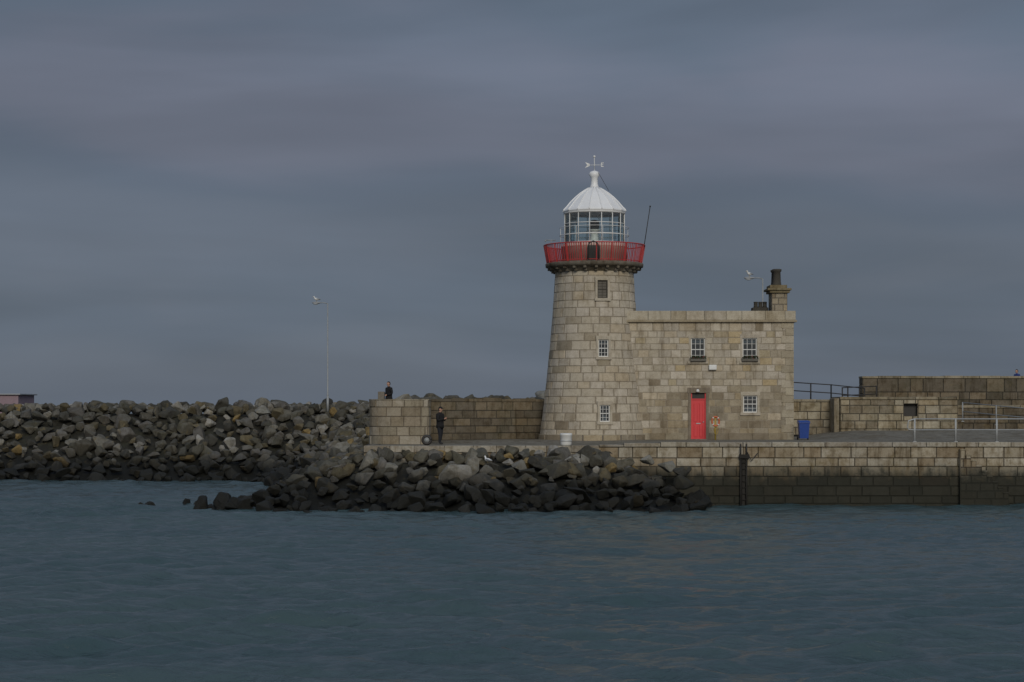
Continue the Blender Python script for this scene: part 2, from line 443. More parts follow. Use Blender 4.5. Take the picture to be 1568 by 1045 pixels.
# ------------------------------------------------------------------ lighthouse
TX,TY=4.43,105.4
LH=empty('lighthouse')
def TR(z):
    t=(z-3.07)/9.0; return 2.95-1.22*t+.36*t*t
def tower_pf(u,z,o):
    r=TR(z)+o; return (TX+r*math.sin(u),TY-r*math.cos(u),z)
wa=math.radians(9)
def wz(py): return 4.75+(625-py)*.03445
TW=[(wz(457),wz(429),.56),(wz(547),wz(520),.56),(wz(646),wz(620),.56)]
ops=[]
for z0,z1,w in TW:
    hw=w/2/TR((z0+z1)/2); ops.append((wa-hw,wa+hw,z0,z1))
masonry('tower',tower_pf,-math.pi,math.pi,2.8,12.08,.42,(.22,.46),'stone',colf_tower,LH,openings=ops,joint=.007,jz=.018,relief=.022,useg=.09,mortar=(.33,.29,.23))
def sash(parent,mtx,w,h,pan=(2,2),mat='white',board=False):
    """window assembly in local coords: x across, z up, -y outward; mtx places it"""
    fw=.05
    b=[(-w/2,-w/2+fw,.06,.14,0,h),(w/2-fw,w/2,.06,.14,0,h),(-w/2+fw,w/2-fw,.06,.14,0,fw),(-w/2+fw,w/2-fw,.06,.14,h-fw,h),(-w/2+fw,w/2-fw,.07,.13,h/2-.02,h/2+.02)]
    for i in range(1,pan[0]):
        x=-w/2+w*i/pan[0]; b.append((x-.010,x+.010,.085,.115,fw,h/2-.03)); b.append((x-.010,x+.010,.085,.115,h/2+.03,h-fw))
    for k in (0,1):
        for i in range(1,pan[1]):
            z=k*h/2+h/2*i/pan[1]; b.append((-w/2+fw,w/2-fw,.088,.112,z-.008,z+.008))
    boxes('window_frame',b,mat,parent,mtx=mtx)
    boxes('window_glass',[(-w/2+fw,w/2-fw,.10,.104,fw,h-fw)],'board' if board else 'winglass',parent,mtx=mtx)
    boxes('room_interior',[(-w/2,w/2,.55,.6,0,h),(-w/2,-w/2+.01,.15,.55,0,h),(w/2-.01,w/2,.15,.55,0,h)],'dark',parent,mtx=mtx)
    if not board:
        boxes('blind',[(-w/2+.03,w/2-.03,.24,.25,h*.8,h-.02)],'curtain',parent,mtx=mtx)
    o=boxes('window_reveal',[(-w/2-.12,-w/2,-.035,.4,-.02,h+.02),(w/2,w/2+.12,-.035,.4,-.02,h+.02),(-w/2-.14,w/2+.14,-.04,.4,h+.0,h+.2),(-w/2-.16,w/2+.16,-.1,.4,-.15,-.0)],'stone',parent,bevel=.01,mtx=mtx)
    varcol(o,[(.55,.50,.41),(.51,.46,.38)],.06)
for i,(z0,z1,w) in enumerate(TW):
    zc=(z0+z1)/2; r=TR(zc)
    mtx=Matrix.Translation((TX+(r+.03)*math.sin(wa),TY-(r+.03)*math.cos(wa),z0))@Matrix.Rotation(wa,4,'Z')
    sash(LH,mtx,w-.02,z1-z0-.02,(3,2) if i else (2,3),'white' if i else 'darkstone',board=(i==0))
    if i==2: boxes('window_ornament',[(-.12,.1,.16,.24,.08,.34)],'curtain',LH,bevel=.03,mtx=mtx)
masonry('tower_plinth',lambda u,z,o:(TX+(3.0+o)*math.sin(u),TY-(3.0+o)*math.cos(u),z),-math.pi,math.pi,2.7,3.34,.6,(.25,.45),'stone',lambda u,z:pick(PAL_B,.12),LH,joint=.008,jz=.02,useg=.1)
flatcol(lathe('plinth_top',[(2.99,3.3),(3.01,3.345),(2.8,3.37)],TX,TY,'stone',LH,64),(.4,.36,.28))
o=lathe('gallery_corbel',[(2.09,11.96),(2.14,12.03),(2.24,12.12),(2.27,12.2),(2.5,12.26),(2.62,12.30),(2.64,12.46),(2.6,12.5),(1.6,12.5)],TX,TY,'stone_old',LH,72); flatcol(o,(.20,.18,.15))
bm=bmesh.new()
for k in range(26):
    t=2*math.pi*k/26; mt=Matrix.Translation((TX,TY,0))@Matrix.Rotation(t,4,'Z')
    add_box(bm,-.07,.07,-2.52,-2.05,12.14,12.29,mtx=mt); add_box(bm,-.07,.07,-2.32,-2.05,12.0,12.14,mtx=mt)
bmesh.ops.recalc_face_normals(bm,faces=bm.faces)
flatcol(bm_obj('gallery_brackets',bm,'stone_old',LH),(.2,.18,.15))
def ringpts(r,z,n=72): return [(TX+r*math.sin(2*math.pi*k/n),TY-r*math.cos(2*math.pi*k/n),z) for k in range(n+1)]
bm=bmesh.new(); bmd=bmesh.new()
N=124
for k in range(N):
    t=2*math.pi*k/N
    if t>math.pi: t-=2*math.pi
    mt=Matrix.Translation((TX,TY,0))@Matrix.Rotation(t,4,'Z')
    gate=abs(t+math.radians(3.5))<math.radians(6)
    w=.017 if not gate else .02
    tgt=bmd if gate else bm
    vs=[]
    for (r,z) in((2.50,12.5),(2.525,12.5),(2.70,13.46),(2.675,13.46)):
        for s in(-w,w): vs.append(tgt.verts.new(mt@Vector((s,-r,z))))
    a=vs
    for q in((0,1,3,2),(2,3,5,4),(4,5,7,6),(6,7,1,0),(0,2,4,6),(1,7,5,3)): tgt.faces.new([a[i] for i in q])
for k in range(20):
    mt=Matrix.Translation((TX,TY,0))@Matrix.Rotation(2*math.pi*k/20,4,'Z')
    add_tube(bm,[mt@Vector((0,-2.54,12.5)),mt@Vector((0,-2.72,13.5))],.03,6)
for r,z,h in((2.715,13.47,.03),(2.53,12.58,.02)): add_tube(bm,ringpts(r,z),h,6,False)
bm_obj('gallery_railing',bm,'red',LH); bm_obj('gallery_gate',bmd,'dark',LH)
tubes('gate_arch',[([(TX+2.74*math.sin(math.radians(-3.5+a)),TY-2.74*math.cos(math.radians(-3.5+a)),z) for a,z in((-6,12.55),(-6,13.2),(-4,13.42),(0,13.5),(4,13.42),(6,13.2),(6,12.55))],.035)],'dark',LH)
lathe('lantern_drum',[(1.76,12.5),(1.76,13.34),(1.80,13.36),(1.80,13.44),(1.68,13.46),(1.68,13.54),(.2,13.55)],TX,TY,'cream',LH,48)
boxes('drum_door',[(-.32,.32,-1.80,-1.70,12.52,13.36)],'dark',LH,mtx=Matrix.Translation((TX,TY,0))@Matrix.Rotation(math.radians(-3),4,'Z'),bevel=.01)
LR=1.63; NL=16
bars=[]
for k in range(NL):
    t=2*math.pi*(k+.5)/NL; bars.append(([(TX+LR*math.cos(t),TY+LR*math.sin(t),13.5),(TX+LR*math.cos(t),TY+LR*math.sin(t),15.3)],.026))
for z in(13.56,14.05,14.62,15.2):
    bars.append(([(TX+LR*math.cos(2*math.pi*(k+.5)/NL),TY+LR*math.sin(2*math.pi*(k+.5)/NL),z) for k in range(NL+1)],.022 if z not in(13.56,15.2) else .06))
tubes('lantern_frame',bars,'white',LH,6)
g=[];gf=[]
for k in range(NL):
    t=2*math.pi*(k+.5)/NL
    for z in(13.56,15.22): g.append((TX+(LR-.03)*math.cos(t),TY+(LR-.03)*math.sin(t),z))
for k in range(NL): a=2*k;b=2*((k+1)%NL); gf.append((a,b,b+1,a+1))
mesh('lantern_glazing',g,gf,'glass',LH)
lathe('lamp_pedestal',[(.3,13.55),(.26,13.6),(.2,14.0),(.2,14.25),(.34,14.3),(.34,14.34),(.1,14.35)],TX,TY,'white',LH,24)
lathe('lamp_optic',[(.12,14.35),(.24,14.4),(.28,14.55),(.28,14.7),(.2,14.82),(.08,14.86)],TX,TY,'dark',LH,24)
tubes('lantern_outer_handrail',[(ringpts(1.86,14.0,48),.018),(ringpts(1.86,14.42,48),.014)]+[([(TX+1.86*math.cos(t),TY+1.86*math.sin(t),13.44),(TX+1.86*math.cos(t),TY+1.86*math.sin(t),14.42)],.014) for t in [2*math.pi*k/8+.2 for k in range(8)]],'white',LH,6)
prof=[(1.68,15.24),(1.71,15.3),(1.68,15.37),(1.50,15.56),(1.30,15.80),(1.06,16.04),(.80,16.26),(.54,16.44),(.32,16.57),(.22,16.64)]
lathe('dome',prof,TX,TY,'dome',LH,NL,False,.5)
ribs=[]
for k in range(NL):
    t=2*math.pi*(k+.5)/NL; ribs.append(([(TX+(r+.01)*math.cos(t),TY+(r+.01)*math.sin(t),z+.01) for r,z in prof[1:-1]],.028))
tubes('dome_ribs',ribs,'dome',LH,6)
lathe('ventilator',[(.27,16.6),(.22,16.68),(.19,16.8),(.18,17.1),(.22,17.16),(.28,17.25),(.29,17.35),(.24,17.44),(.1,17.5),(.03,17.52)],TX,TY,'dome',LH,24)
tubes('vane_mast',[([(TX,TY,17.45),(TX,TY,18.25)],.022),([(TX-.40,TY,17.82),(TX+.40,TY,17.82)],.015),([(TX,TY-.35,17.72),(TX,TY+.35,17.72)],.015)],'white',LH)
sph('vane_ball',(TX,TY,18.27),(.07,.07,.07),'white',LH)
boxes('vane_letters',[(TX+.36,TX+.40,TY-.01,TY+.01,17.72,17.95),(TX+.40,TX+.5,TY-.01,TY+.01,17.91,17.95),(TX+.40,TX+.48,TY-.01,TY+.01,17.82,17.85),(TX+.40,TX+.5,TY-.01,TY+.01,17.72,17.76)],'white',LH)
mesh('vane_arrow',[(TX-.5,TY,17.66),(TX-.25,TY,17.77),(TX-.25,TY,17.88),(TX-.5,TY,17.98),(TX-.38,TY,17.82),(TX-.5,TY+.02,17.66),(TX-.25,TY+.02,17.77),(TX-.25,TY+.02,17.88),(TX-.5,TY+.02,17.98),(TX-.38,TY+.02,17.82)],[(0,1,2,3,4),(9,8,7,6,5),(0,5,6,1),(1,6,7,2),(2,7,8,3),(3,8,9,4),(4,9,5,0)],'white',LH)
tubes('conductor_wire',[([(TX+.2,TY-.2,17.4),(TX+.75,TY-.6,16.36)],.012)],'dark',LH,5)
tubes('whip_antenna',[([(TX+2.62,TY-.3,13.2),(TX+2.98,TY-.3,15.55)],.022)],'dark',LH,6)
sph('antenna_tip',(TX+2.98,TY-.3,15.56),(.045,.045,.05),'dark',LH)
tubes('wind_instrument',[([(TX-2.35,TY-1.2,13.4),(TX-2.35,TY-1.2,13.68)],.02),([(TX-2.65,TY-1.2,13.68),(TX-2.1,TY-1.2,13.66)],.025),([(TX-2.65,TY-1.2,13.68),(TX-2.65,TY-1.2,13.58)],.03)],'lampgrey',LH,6)

# ------------------------------------------------------------------ keeper's house
HS=empty('keepers_house'); s=.03467
def hx(p): return (p-784)*s
def hz(p): return 4.75+(625-p)*s
HX0,HX1,HY=5.95,hx(1214),104.0
hp=plane_pf(0,HY,1,0)
wn=[(hx(1058),hx(1079.5),hz(553),hz(518)),(hx(1137),hx(1159),hz(553),hz(518)),(hx(1138),hx(1159.5),hz(632),hz(606))]
door=(hx(1058),hx(1081),2.9,hz(602))
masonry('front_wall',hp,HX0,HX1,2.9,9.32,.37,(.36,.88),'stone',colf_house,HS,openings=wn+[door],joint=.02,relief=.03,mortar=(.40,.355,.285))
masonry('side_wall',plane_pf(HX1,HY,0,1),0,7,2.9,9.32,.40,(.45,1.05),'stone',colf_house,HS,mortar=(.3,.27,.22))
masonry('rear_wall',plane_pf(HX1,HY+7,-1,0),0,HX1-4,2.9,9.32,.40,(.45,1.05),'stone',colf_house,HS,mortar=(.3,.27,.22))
q=[];z=3.05;i=0
while z<9.2:
    w=.62 if i%2 else .4; h=.395; q.append((HX1-w,HX1+.045,HY-.05,HY+(.4 if i%2 else .62),z+.01,min(z+h,9.3)-.01)); z+=h;i+=1
varcol(boxes('quoins',q,'stone',HS,bevel=.012),[(.48,.43,.33),(.42,.37,.28),(.51,.46,.37)],.08)
q=[];x=6.6
while x<HX1:
    w=U(.7,1.3); e=min(x+w,HX1+.06)
    if not(e>door[0]-.02 and x<door[1]+.02): q.append((x+.01,e-.01,HY-.07,HY+.1,2.85,3.42))
    else:
        if x<door[0]-.2: q.append((x+.01,door[0]-.16,HY-.07,HY+.1,2.85,3.42))
        if e>door[1]+.2: q.append((door[1]+.16,e-.01,HY-.07,HY+.1,2.85,3.42))
    x+=w
varcol(boxes('plinth',q,'stone',HS,bevel=.012),[(.34,.29,.21),(.28,.24,.18),(.38,.34,.26)],.1)
q=[];x=hx(958)
while x<HX1+.1:
    w=U(.8,1.3); e=min(x+w,HX1+.14)
    if HX1+.14-e<.3: e=HX1+.14
    q.append((x+.008,e-.008,HY-.12,HY+.4,9.42,9.90)); x=e
    if e>HX1+.13: break
q2=[(hx(958)-.06,HX1+.2,HY-.2,HY+.42,9.30,9.415)]
y=HY+.41
q+= [(HX1-.3,HX1+.14,y,HY+7.14,9.42,9.90),(5,HX1-.31,HY+6.7,HY+7.14,9.42,9.90)]
varcol(boxes('parapet',q,'stone',HS,bevel=.015),[(.54,.49,.39),(.50,.44,.33),(.56,.51,.42)],.06)
flatcol(boxes('cornice',q2+[(HX1-.3,HX1+.2,HY+.43,HY+7.2,9.30,9.415)],'stone',HS,bevel=.02),(.42,.36,.26))
flatcol(boxes('flat_roof',[(5,HX1-.2,HY+.3,HY+6.8,9.2,9.45)],'stone_old',HS),(.12,.12,.12))
for i,(a,b,c,d) in enumerate(wn):
    sash(HS,Matrix.Translation(((a+b)/2,HY,c)),b-a,d-c,(3,2))
    if i<2:
        x0,x1=a-.05,b+.05
        boxes('window_box',[(x0,x1,HY-.26,HY-.11,c-.02,c+.11)],'board',HS,bevel=.01)
        bm=bmesh.new(); bf=bmesh.new()
        for k in range(200):
            p=Vector((U(x0,x1),U(HY-.27,HY-.1),c+.10+U(0,.16))); t=bf if R()<.12 else bm
            mt=Matrix.Translation(p)@Euler((U(0,6),U(0,6),U(0,6))).to_matrix().to_4x4(); h=.035
            vs=[t.verts.new(mt@Vector(v)) for v in((-h,-h*.5,0),(h,-h*.5,0),(0,h,0))]; t.faces.new(vs)
        bm_obj('window_box_leaves',bm,'plant',HS); bm_obj('window_box_flowers',bf,'flower',HS)
    else:
        boxes('window_shelf',[(a+.1,b-.1,HY+.16,HY+.3,c+.02,c+.3)],'curtain',HS,bevel=.02)
da,db,dz0,dz1=door; dt=hz(611)
boxes('red_door',[(da+.06,db-.06,HY+.10,HY+.15,3.02,dt-.05)],'reddoor',HS,bevel=.005)
w=db-da
boxes('door_panels',[(da+.16,da+w/2-.05,HY+.08,HY+.11,3.2,3.85),(da+w/2+.05,db-.16,HY+.08,HY+.11,3.2,3.85),(da+.16,da+w/2-.05,HY+.08,HY+.11,4.0,dt-.2),(da+w/2+.05,db-.16,HY+.08,HY+.11,4.0,dt-.2)],'reddoor',HS,bevel=.02)
boxes('door_frame',[(da,da+.06,HY+.04,HY+.2,3.0,dz1),(db-.06,db,HY+.04,HY+.2,3.0,dz1),(da+.06,db-.06,HY+.05,HY+.2,dt-.05,dt+.01)],'reddoor',HS)
boxes('fanlight',[(da+.06,db-.06,HY+.12,HY+.15,dt+.01,dz1)],'dark',HS)
boxes('letterbox',[(da+w/2-.12,da+w/2+.12,HY+.07,HY+.1,3.9,3.95)],'galv',HS,bevel=.005)
sph('door_knob',(db-.14,HY+.06,4.0),(.035,.035,.035),'galv',HS)
flatcol(boxes('door_surround',[(da-.15,da,HY-.05,HY+.3,2.9,dz1),(db,db+.15,HY-.05,HY+.3,2.9,dz1),(da-.2,db+.2,HY-.06,HY+.3,dz1,dz1+.28)],'stone',HS,bevel=.012),(.28,.24,.19))
flatcol(boxes('door_step',[(da-.2,db+.2,HY-.4,HY+.1,2.9,3.1)],'stone_old',HS,bevel=.02),(.3,.28,.24))
boxes('wall_light',[(hx(1085),hx(1097),HY-.22,HY-.04,hz(567),hz(559))],'white',HS,bevel=.04)
lathe('door_lamp',[(.03,hz(596)),(.07,hz(597)),(.10,hz(600)),(.05,hz(601))],hx(1068),HY-.15,'white',HS,16)
tubes('lamp_bracket',[([(hx(1068),HY,hz(595)),(hx(1068),HY-.15,hz(596))],.02)],'dark',HS)
cx0,cx1=14.0,14.84
masonry('chimney_front',plane_pf(cx0,105.6,1,0),0,cx1-cx0,9.3,10.95,.33,(.3,.5),'stone',lambda u,z:pick(PAL_B,.1),HS,mortar=(.2,.18,.15))
flatcol(boxes('chimney_stack',[(cx0,cx1,105.62,106.9,9.3,10.95)],'stone',HS),(.30,.27,.21))
flatcol(boxes('chimney_cap',[(cx0-.12,cx1+.12,105.45,107.05,10.95,11.07),(cx0-.24,cx1+.2,105.35,107.15,11.08,11.2),(cx0-.1,cx1-.02,105.5,107,11.2,11.38)],'stone_old',HS,bevel=.02),(.26,.22,.14))
for yy in(105.95,106.6):
    lathe('chimney_pot',[(.27,11.36),(.24,11.44),(.22,11.6),(.20,12.1),(.25,12.14),(.26,12.24),(.2,12.26),(.18,12.1)],14.32,yy,'darkstone',HS,20)
boxes('low_stack',[(13.05,13.9,106.2,107,9.3,10.2)],'darkstone',HS,bevel=.02)
for x in(13.25,13.5,13.74): lathe('short_pot',[(.13,10.18),(.11,10.3),(.11,10.48),(.13,10.5),(.1,10.52)],x,106.5,'darkstone',HS,14)

# ------------------------------------------------------------------ bastion + harbour wall
BA=empty('stone_bastion')
def path_pf(pts):
    L=[0]
    for a,b in zip(pts,pts[1:]): L.append(L[-1]+math.hypot(b[0]-a[0],b[1]-a[1]))
    def pf(u,z,o):
        u=max(0,min(L[-1]-1e-6,u)); i=max(k for k in range(len(L)-1) if L[k]<=u)
        t=(u-L[i])/(L[i+1]-L[i]); a,b=pts[i],pts[i+1]; dx,dy=(b[0]-a[0]),(b[1]-a[1]); q=math.hypot(dx,dy)
        return (a[0]+dx*t+dy/q*o,a[1]+dy*t-dx/q*o,z)
    return pf,L[-1]
bp_=[(-7.35,106)]+[(-5.85+1.5*math.cos(t),101.1+1.5*math.sin(t)) for t in [math.pi+ (math.pi/2)*k/8 for k in range(9)]]+[(-4.25,99.6),(-4.25,102.6)]
pf,L=path_pf(bp_)
def colf_b(u,z): return pick([(.40,.355,.28),(.35,.31,.235),(.43,.39,.32),(.31,.265,.195),(.38,.325,.245)],.10)
masonry('bastion_wall',pf,0,L,1.5,5.18,.45,(.6,1.2),'stone',colf_b,BA,useg=.3,joint=.025,mortar=(.19,.165,.13))
def prism(name,pts,z0,z1,mat,parent,col):
    n=len(pts); v=[(x,y,z0) for x,y in pts]+[(x,y,z1) for x,y in pts]
    f=[tuple(range(n))[::-1],tuple(range(n,2*n))]+[(i,(i+1)%n,(i+1)%n+n,i+n) for i in range(n)]
    return flatcol(mesh(name,v,f,mat,parent),col)
prism('bastion_floor',[pf(L*k/30,0,-.1)[:2] for k in range(31)],1.4,4.35,'stone_old',BA,(.2,.18,.15))
off=lambda d:[ (pf(L*k/40,0,d)[0],pf(L*k/40,0,d)[1]) for k in range(41)]
o1=off(.04);o2=off(-.42)
v=[];f=[]
for k in range(41):
    for (p,z) in((o1[k],5.14),(o1[k],5.20),(o2[k],5.20),(o2[k],4.3)): v.append((*p,z))
for k in range(40):
    for j in range(3): f.append((4*k+j,4*k+4+j,4*k+5+j,4*k+1+j))
flatcol(mesh('parapet_coping',v,f,'stone_old',BA),(.36,.33,.27))
flatcol(boxes('parapet_step',[(-6.95,-6.62,101.5,102.1,4.3,5.6)],'stone_old',BA,bevel=.03),(.25,.23,.2))

HW=empty('harbour_wall')
wp=[(-4.25,102.4),(2.6,107.2)]
pf2,L2=path_pf(wp)
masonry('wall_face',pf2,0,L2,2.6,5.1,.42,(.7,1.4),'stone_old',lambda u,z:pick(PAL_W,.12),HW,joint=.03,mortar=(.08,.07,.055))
u=0
bm=bmesh.new(); mt=Matrix.Translation((wp[0][0],wp[0][1],0))@Matrix.Rotation(math.atan2(4.8,6.85),4,'Z')
while u<L2:
    w=U(.8,1.3); add_box(bm,u+.01,u+w-.01,-.06,.7,5.09,5.22+U(0,.08),mtx=mt); u+=w
add_box(bm,0,L2,.01,.68,2.4,5.085,mtx=mt)
bmesh.ops.recalc_face_normals(bm,faces=bm.faces)
varcol(bm_obj('wall_coping',bm,'stone_old',HW),PAL_W,.15)

# ------------------------------------------------------------------ right hand walls
RW=empty('quay_low_wall')
def thickwall(par,name,x0,x1,y,z0,z1,col,th=.6,course=.42,openings=(),mortar=(.12,.11,.09)):
    masonry(name,plane_pf(0,y,1,0),x0,x1,z0,z1,course,(.6,1.4),'stone_old',col,par,joint=.03,mortar=mortar,openings=openings)
    masonry(name+'_end',plane_pf(x0,y+th,0,-1),0,th,z0,z1,course,(.5,.9),'stone_old',col,par,joint=.03,mortar=mortar)
    q=[];x=x0-.05
    while x<x1:
        w=U(1,1.7); e=min(x+w,x1+.05); q.append((x+.01,e-.01,y-.07,y+th+.05,z1+.003,z1+.13+U(0,.05))); x=e+ (0 if e<x1 else 1)
    varcol(boxes(name+'_coping',q,'stone_old',par,bevel=.02),[(.33,.29,.21),(.28,.25,.19),(.37,.33,.25)],.1)
    if not openings: flatcol(boxes(name+'_core',[(x0+.01,x1,y+.03,y+th,z0,z1)],'stone_old',par),(.14,.13,.1))
cB=lambda u,z:pick([(.44,.39,.29),(.36,.315,.235),(.47,.43,.34),(.31,.27,.205),(.40,.34,.24)],.12)
thickwall(RW,'low_wall',15.9,18.4,112,3.2,5.1,cB)
flatcol(boxes('wall_buttress',[(18.15,18.45,110.4,112.0,3.2,5.3)],'stone_old',RW,bevel=.04),(.36,.32,.25))
OUT=empty('stone_store')
thickwall(OUT,'store_front',18.5,25.1,110.3,3.1,5.22,cB,th=3,openings=[(22.05,22.85,4.3,4.98)])
flatcol(boxes('store_roof',[(18.6,25.0,110.4,113,5.0,5.2)],'stone_old',OUT),(.2,.19,.16))
boxes('store_recess',[(22.0,22.9,110.65,110.7,4.2,5.0)],'dark',OUT)
FW=empty('pier_high_wall')
thickwall(FW,'high_wall',22.2,110,124,3,6.62,lambda u,z:pick(PAL_W+[(.15,.13,.1)],.14),th=1.2,course=.55,mortar=(.06,.055,.045))
thickwall(FW,'lower_wall',25.3,100,117.5,3,4.75,lambda u,z:pick(PAL_W,.12),th=.8,mortar=(.06,.055,.045))

def railing(name,pts,h,mat,rails=(1,.52),r=.03,sp=2.0,par=None):
    e=par or empty(name); pr=[];po=[]
    for k in rails: pr.append(([(x,y,z+h*k) for x,y,z in pts],r))
    for (a,b) in zip(pts,pts[1:]):
        d=(Vector(b)-Vector(a)).length; n=max(1,int(round(d/sp)))
        for i in range(n+1):
            p=Vector(a).lerp(Vector(b),i/n); po.append(([p,p+Vector((0,0,h*1.03))],r*1.35))
    tubes('handrails',pr,mat,e,6); tubes('posts',po,mat,e,6)
    boxes('post_feet',[(p[0][0]-.08,p[0][0]+.08,p[0][1]-.08,p[0][1]+.08,p[0][2]-.02,p[0][2]+.02) for p,_ in po],mat,e)
    return e
e=railing('quay_railing',[(19.75,96.1,3.09),(60,96.1,3.09)],1.12,'galv',r=.034,sp=2.05)
tubes('rail_end_loop',[([(19.75,96.1,4.21),(19.45,96.1,4.12),(19.4,96.1,3.8),(19.45,96.1,3.7),(19.75,96.1,3.67)],.034)],'galv',e,6)
railing('ramp_railing',[(25.3,110,4.0),(31.5,104.5,3.3),(50,104.5,3.3)],1.05,'lampgrey',r=.028)
railing('steps_railing',[(16.2,114,5.25),(18.6,114.2,5.1),(20.6,114.5,4.9)],1.0,'dark',r=.03,sp=1.3)
railing('wall_top_railing',[(20.4,121,5.0),(22.6,121.5,5.1)],1.0,'dark',r=.03,sp=1.1)
flatcol(boxes('raised_walkway',[(16,23,113.5,123.8,3,4.95)],'stone_old',None),(.2,.18,.15))

# ------------------------------------------------------------------ props
def bin_(x,y):
    e=empty('blue_wheelie_bin'); z=ground_z(x,y)
    v=[];f=[]
    for zz,w,d in((.08,.22,.24),(.85,.27,.31),(.87,.3,.34),(.93,.3,.34)):
        v+=[(x-w,y-d,z+zz),(x+w,y-d,z+zz),(x+w,y+d,z+zz),(x-w,y+d,z+zz)]
    for i in range(3):
        for k in range(4): f.append((4*i+k,4*i+(k+1)%4,4*i+4+(k+1)%4,4*i+4+k))
    f+= [(3,2,1,0),(12,13,14,15)]
    mesh('body',v,f,'blue',e)
    mesh('lid',[(x-.31,y-.36,z+.935),(x+.31,y-.36,z+.935),(x+.31,y+.36,z+.96),(x-.31,y+.36,z+.96),(x-.27,y-.3,z+.99),(x+.27,y-.3,z+.99),(x+.27,y+.33,z+1.03),(x-.27,y+.33,z+1.03)],[(3,2,1,0),(4,5,6,7),(0,1,5,4),(1,2,6,5),(2,3,7,6),(3,0,4,7)],'blue',e)
    tubes('wheels',[([(x-.3,y+.3,z+.1),(x-.24,y+.3,z+.1)],.1),([(x+.24,y+.3,z+.1),(x+.3,y+.3,z+.1)],.1)],'dark',e,16)
    tubes('handle',[([(x-.25,y+.4,z+.9),(x+.25,y+.4,z+.9)],.02)],'blue',e)
bin_(15.36,103.2)
def buoy(x,y):
    e=empty('lifebuoy_stand'); z=ground_z(x,y)
    tubes('post',[([(x,y,z),(x,y,z+1.25)],.045)],'yellow',e)
    boxes('backboard',[(x-.05,x+.05,y-.05,y-.02,z+.55,z+1.2)],'yellow',e,bevel=.01)
    pts=[(x+.19*math.cos(t),y-.1,z+.98+.24*math.sin(t)) for t in [2*math.pi*k/24 for k in range(25)]]
    tubes('ring',[(pts,.045)],'orange',e,10)
    tubes('rope',[([(x+.02+.1*math.cos(t),y-.13,z+.5+.2*math.sin(t)) for t in [2*math.pi*k/14 for k in range(15)]],.018)],'yellow',e,6)
    for t in(.8,2.3,3.9,5.5):
        p=Vector((x+.19*math.cos(t),y-.1,z+.98+.24*math.sin(t))); d=Vector((-math.sin(t),0,math.cos(t)))*.03
        tubes('band',[([p-d,p+d],.05)],'white',e,10)
buoy(10.65,102.6)
def tub(x,y,z):
    e=empty('white_bollard')
    lathe('drum',[(.22,z),(.25,z+.03),(.27,z+.1),(.28,z+.48),(.3,z+.5),(.3,z+.57),(.26,z+.6),(.22,z+.56),(.1,z+.55)],x,y,'white',e,28)
    lathe('band',[(.285,z+.2),(.29,z+.21),(.29,z+.25),(.285,z+.26)],x,y,'galv',e,28)
    tubes('bail_handle',[([(x+.29*math.cos(t),y-.05,z+.5-.16*math.sin(t)) for t in [math.pi*k/10 for k in range(11)]],.01)],'galv',e,6)
tub(2.63,95.3,2.92)
def tyre(x,y):
    e=empty('old_tyre'); z=ground_z(x,y)
    tubes('tread',[([(x+.19*math.cos(t),y,z+.27+.19*math.sin(t)) for t in [2*math.pi*k/20 for k in range(21)]],.08)],'dark',e,10)
    tubes('hub',[([(x,y-.05,z+.27),(x,y+.05,z+.27)],.13)],'lampgrey',e,14)
tyre(-4.2,96.6)

def street_lamp(name,x,y,z0,z1,arm=-.62):
    e=empty(name)
    tubes('pole',[([(x,y,z0),(x,y,z0+1.2)],.085),([(x,y,z0+1.2),(x,y,z0+1.25),(x,y,z1-.05)],[.085,.055,.042])],'lampgrey',e,10)
    tubes('arm',[([(x,y,z1-.06),(x+arm*.4,y,z1),(x+arm,y,z1-.0)],.03)],'lampgrey',e,8)
    lathe('base_door',[(.12,z0),(.12,z0+.05),(.1,z0+.08)],x,y,'lampgrey',e,12)
    hx_=x+arm-.15
    sph('lamp_head',(hx_,y,z1+.0),(.32,.14,.08),'gullgrey',e)
    sph('lamp_lens',(hx_-.05,y,z1-.05),(.20,.11,.09),'curtain',e)
    return e
def gull(name,x,y,z,ang=0,s=1.0):
    e=empty(name); e.location=(x,y,z); e.rotation_euler=(0,0,ang); e.scale=(s,s,s)
    bm=bmesh.new(); add_tube(bm,[(-.26,0,.15),(-.2,0,.17),(-.1,0,.19),(.02,0,.2),(.12,0,.22),(.17,0,.28),(.19,0,.345),(.22,0,.375),(.26,0,.37),(.285,0,.362)],[.012,.04,.08,.1,.085,.052,.045,.05,.035,.012],12)
    bm_obj('body',bm,'white',e,True)
    bm=bmesh.new()
    for sy in(-1,1): add_tube(bm,[(-.32,sy*.03,.15),(-.2,sy*.065,.19),(-.03,sy*.085,.225),(.08,sy*.075,.22)],[.008,.035,.045,.015],8)
    bm_obj('wings',bm,'gullgrey',e,True)
    tubes('beak',[([(.28,0,.365),(.33,0,.355),(.345,0,.342)],[.014,.01,.004])],'yellow',e)
    tubes('legs',[([(.0,sy*.03,.12),(.01,sy*.03,.0)],.008) for sy in(-1,1)]+[([(.0,sy*.03,.004),(.06,sy*.04,.004)],.01) for sy in(-1,1)],'yellow',e,6)
    for sy in(-1,1): sph('eye',(.235,sy*.04,.385),(.008,.006,.008),'dark',e,8)
street_lamp('street_lamp',-12.7,135,4.4,12.0)
street_lamp('street_lamp',14.46,113,3.2,12.25)
gull('seagull',-13.45,135,12.07,math.radians(200),.9)
gull('seagull',13.70,113,12.32,math.radians(215),.85)
gull('seagull',-.6,93.2,rock_top(-.6,93.2)-.01,.3,.9)
gull('seagull',-1.15,92.9,rock_top(-1.15,92.9)-.01,2.3,.9)

